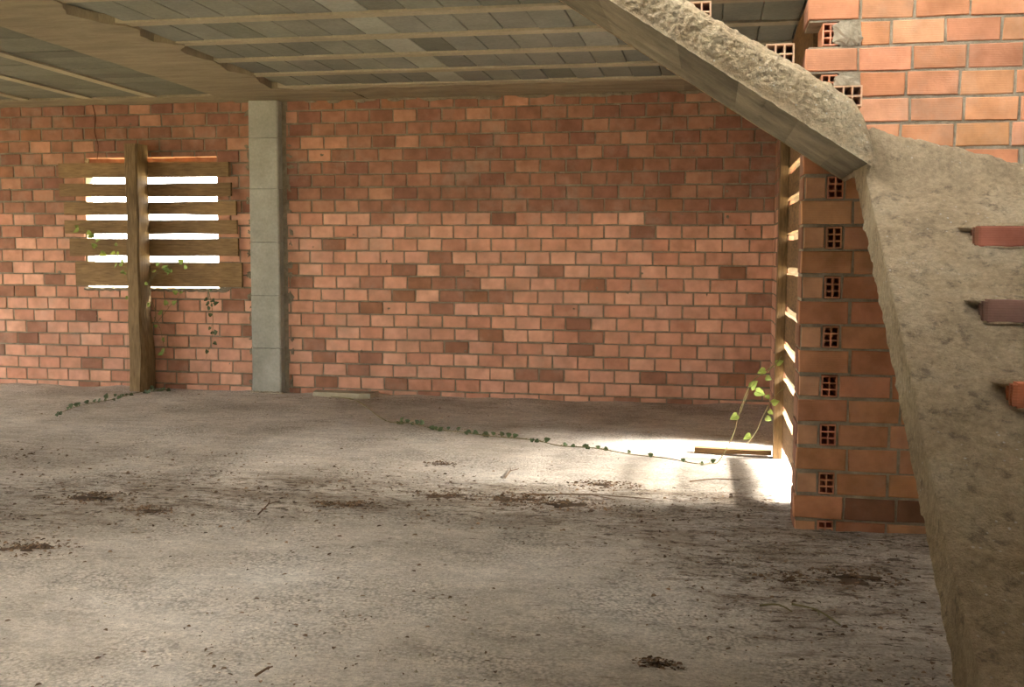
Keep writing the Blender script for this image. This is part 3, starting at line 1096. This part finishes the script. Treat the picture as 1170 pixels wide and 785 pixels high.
P_ = [on_floor(x, y, 0.012) for x, y in ((378, 455), (408, 460), (440, 482), (470, 485), (498, 492), (520, 494), (560, 499), (608, 504), (640, 511), (680, 514), (720, 521), (760, 527), (795, 532), (812, 531))]
P_ += [at(822, 526, 6.95), at(838, 496, 7.05), at(846, 466, 7.1), at(858, 438, 7.1), at(872, 426, 7.12), at(886, 416, 7.14), at(896, 410, 7.1)]
rnd = random.Random(2)
fr = [rnd.uniform(0.12, 0.46) for _ in range(34)] + [0.5, 0.53, 0.58, 0.61, 0.64]
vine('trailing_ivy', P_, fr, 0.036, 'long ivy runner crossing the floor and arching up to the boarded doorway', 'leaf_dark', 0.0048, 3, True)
vine('ivy_sprig', [at(893, 407, 7.1), at(886, 416, 7.1), at(876, 425, 7.08), at(862, 434, 7.06), at(852, 455, 7.04), at(846, 472, 7.04)], [0.25, 0.35, 0.5, 0.7, 0.72, 0.97], 0.055,
     'bright young ivy sprig curling out beside the doorway post', 'leaf', 0.004, 5)
vine('ivy_shoot', [at(903, 438, 7.0), at(890, 448, 6.98), at(880, 460, 6.95), at(872, 475, 6.92), at(862, 496, 6.88), at(846, 515, 6.8)], [0.15, 0.3, 0.42, 0.5, 0.6, 0.78], 0.045,
     'thin ivy shoot hanging below the bright sprig at the doorway boards', 'leaf', 0.003, 9)
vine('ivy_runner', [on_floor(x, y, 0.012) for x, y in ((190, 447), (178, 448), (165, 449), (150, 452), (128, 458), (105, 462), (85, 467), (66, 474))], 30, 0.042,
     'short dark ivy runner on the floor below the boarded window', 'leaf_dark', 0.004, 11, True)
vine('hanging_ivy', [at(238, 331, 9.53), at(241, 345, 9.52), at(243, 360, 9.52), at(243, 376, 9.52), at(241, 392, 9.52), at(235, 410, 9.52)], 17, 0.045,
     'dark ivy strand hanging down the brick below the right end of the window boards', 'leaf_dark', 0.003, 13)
vine('window_ivy', [at(175, 372, 9.30), at(178, 358, 9.28), at(173, 342, 9.28), at(170, 322, 9.28), at(178, 312, 9.28), at(184, 306, 9.28), at(196, 306, 9.3)], [0.3, 0.5, 0.7, 0.8, 0.85, 0.95, 1.0], 0.05,
     'thin pale ivy winding up the post of the boarded window', 'leaf', 0.0035, 15,
     twigs=(([at(178, 370, 9.30), at(188, 358, 9.32), at(198, 345, 9.35), at(212, 331, 9.4)], 6), ([at(176, 362, 9.29), at(183, 375, 9.3), at(186, 390, 9.3), at(190, 405, 9.3)], 4), ([at(171, 322, 9.28), at(182, 310, 9.26), at(200, 303, 9.3), at(218, 301, 9.35)], 4)))
vine('hanging_ivy_tendril', [at(90, 262, 9.5), at(95, 262, 9.48), at(102, 272, 9.48), at(110, 282, 9.48), at(112, 288, 9.5)], [0.1, 0.2, 0.3, 0.4, 0.5, 0.6, 0.8, 1.0], 0.055,
     'small bright ivy leaves poking through at the left end of the window boards', 'leaf', 0.003, 17)
vine('dangling_ivy_vine', [at(133, 283, 9.5), at(136, 300, 9.48), at(144, 305, 9.48), at(146, 325, 9.48), at(147, 350, 9.5), at(146, 380, 9.5), at(146, 420, 9.52), at(146, 441, 9.52)], [0.02, 0.06, 0.1, 0.14, 0.2, 0.25, 0.28, 0.33, 0.36, 0.5, 0.55], 0.045,
     'long thin ivy strand dangling left of the window post down to the floor', 'leaf', 0.0025, 19)

# wire hanging from the ceiling edge beside the window
ms = MB()
tube(ms, smooth_path([at(106, 120, 9.56), at(109, 135, 9.57), at(108, 150, 9.57), at(112, 166, 9.57), at(111, 182, 9.57)]), 0.006, 6)
o = ms.build('hanging_wire', M['cable'])
tag(o, 'thin dark wire hanging down the brick above the left window boards', 'wire')

# ------------------------------------------------------------------ litter on the floor
def curl(mb, c, size, rnd, flat=0.35, tint=(1, 1, 1)):
    """one curled dead leaf or chip"""
    a = rnd.uniform(0, 2 * PI)
    L = size
    W_ = size * rnd.uniform(0.25, 0.6)
    ca, sa = math.cos(a), math.sin(a)
    vs = []
    h = size * rnd.uniform(0.08, flat)
    for u, w, z in ((-.5, 0, 0.2), (-.2, -.5, 1), (-.2, .5, .6), (.2, -.45, .9), (.2, .5, .5), (.5, 0, .1), (0, 0, 0.15)):
        x, y = u * L, w * W_
        vs.append((c[0] + x * ca - y * sa, c[1] + x * sa + y * ca, c[2] + 0.002 + z * h))
    mb.add(vs, [(0, 1, 6), (1, 3, 6), (3, 5, 6), (5, 4, 6), (4, 2, 6), (2, 0, 6)], tint)

clumps = [(112, 570, .13, 26, 'rounded brown heap of dead leaves on the floor at the far left'),
          (408, 578, .07, 22, 'small dark heap of dead leaves in the middle of the floor'),
          (690, 555, .11, 26, 'dark leaf heap at the edge of the sunlit floor patch'),
          (590, 571, .14, 34, 'wide flat heap of dead leaves centre of the floor'),
          (168, 585, .09, 18, 'narrow streak of dead leaves right of the rounded heap'),
          (640, 577, .16, 34, 'scattered brown leaf heap left of the doorway shade'),
          (900, 664, .08, 14, 'little leaf heap on the shaded floor before the stair-side wall'),
          (975, 662, .12, 22, 'leaf heap in the shade beside the stair slab'),
          (32, 628, .13, 20, 'dark leaf heap at the left edge of the floor'),
          (512, 567, .11, 18, 'thin brown leaf streak left of the wide flat heap'),
          (753, 760, .045, 12, 'tiny round leaf tuft on the front floor'),
          (372, 577, .05, 12, 'small brown leaf cluster just left of the small dark heap'),
          (505, 530, .06, 10, 'isolated reddish leaf cluster near the ivy runner')]
for i, (px, py, r, n, lab) in enumerate(clumps):
    rnd = random.Random(i + 500)
    c = on_floor(px, py)
    mb = MB()
    blob(mb, (c.x, c.y, floor_z(c.x, c.y) - 0.004), (r * 0.8, r * 0.4, 0.007), (0.55, 0.55, 0.55), i, 24, 8, 1.6)
    for q in range(n * 9):
        a, d = rnd.uniform(0, 2 * PI), r * rnd.random() ** 0.8 * 1.35
        x, y = c.x + math.cos(a) * d * 1.5, c.y + math.sin(a) * d * 0.9
        hz = 0.016 * max(0, 1 - (d / r) ** 2) * rnd.random()
        k = rnd.uniform(.5, 1.7)
        curl(mb, (x, y, floor_z(x, y) + hz), rnd.uniform(0.006, 0.026), rnd, 0.5, (k, k, k))
    o = mb.build('leaf_heap', M['litter'])
    tag(o, lab, 'dead leaves', 'heaps of dead leaves on the floor')
rnd = random.Random(900)
mb, mp = MB(), MB()
cnt = 0
while cnt < 9000:
    x, y = rnd.uniform(-6.5, 0.9), rnd.uniform(2.2, 9.4)
    if y > 5.2 and x > 0.38:
        continue
    d = dirt_at(x, y)
    p = 0.05 + 0.75 * max(0, d) + 0.5 * max(0, fbm((x * 0.6, y, 3.3), 1.1, 4) - 0.15)
    if rnd.random() < p * (0.35 if y > 6.5 else 1):
        curl(mb, (x, y, floor_z(x, y)), rnd.choice((0.005, 0.007, 0.009, 0.012, 0.022)) * rnd.uniform(.6, 1.3), rnd, 0.45, (lambda k: (k, k, k))(rnd.uniform(.6, 1.7)))
        cnt += 1
o = mb.build('leaf_litter', M['litter'])
tag(o, 'tiny brown leaf crumbs scattered all over the dusty floor', 'leaf litter', kind='stuff')
cnt = 0
while cnt < 2600:
    x, y = rnd.uniform(-6.5, 0.9), rnd.uniform(2.2, 9.4)
    if y > 5.2 and x > 0.38:
        continue
    p = 0.08 + max(0, fbm((x, y, 8.8), 1.3, 4))
    if rnd.random() < p:
        s_ = rnd.choice((0.003, 0.004, 0.006)) * rnd.uniform(.6, 1.4)
        z = floor_z(x, y)
        vs = [(x - s_, y, z), (x, y - s_, z), (x + s_, y, z), (x, y + s_, z), (x + rnd.uniform(-.4, .4) * s_, y, z + s_ * rnd.uniform(.6, 1.2))]
        mp.add(vs, [(0, 1, 4), (1, 2, 4), (2, 3, 4), (3, 0, 4)])
        cnt += 1
o = mp.build('floor_grit', M['pebble'])
tag(o, 'pale grit and crumbs of mortar strewn over the concrete floor', 'grit', kind='stuff')

# a few single twigs
for i, (a, b, lab) in enumerate((((905, 692), (960, 716), 'pale bent stick on the shaded floor beside the stair slab'),
                                 ((868, 693), (905, 700), 'thin pale stick left of the bent stick in the shade'),
                                 ((295, 590), (308, 573), 'dark twig pointing away on the left half of the floor'),
                                 ((577, 548), (583, 536), 'short dark twig standing out on the bright middle floor'),
                                 ((292, 775), (306, 768), 'short dark twig at the bottom left of the floor'),
                                 ((600, 567), (745, 572), 'long straight brown stalk lying along the leaf heaps'),
                                 ((788, 552), (845, 551), 'reddish brown stalk in the sunlit floor patch'))):
    pa, pb = on_floor(a[0], a[1], 0.008), on_floor(b[0], b[1], 0.008)
    mid = pa.lerp(pb, 0.5) + Vector((0.01, 0.03, 0.006))
    ms = MB()
    tube(ms, smooth_path([pa, mid, pb]), 0.005, 6)
    d = (pb - pa)
    tube(ms, [mid, mid + Vector((d.y, -d.x, 0.01)) * 0.15 + d * .2], 0.003, 5)
    o = ms.build('twig', M['stem'] if i < 2 else M['litter'])
    tag(o, lab, 'twig', 'twigs on the floor')
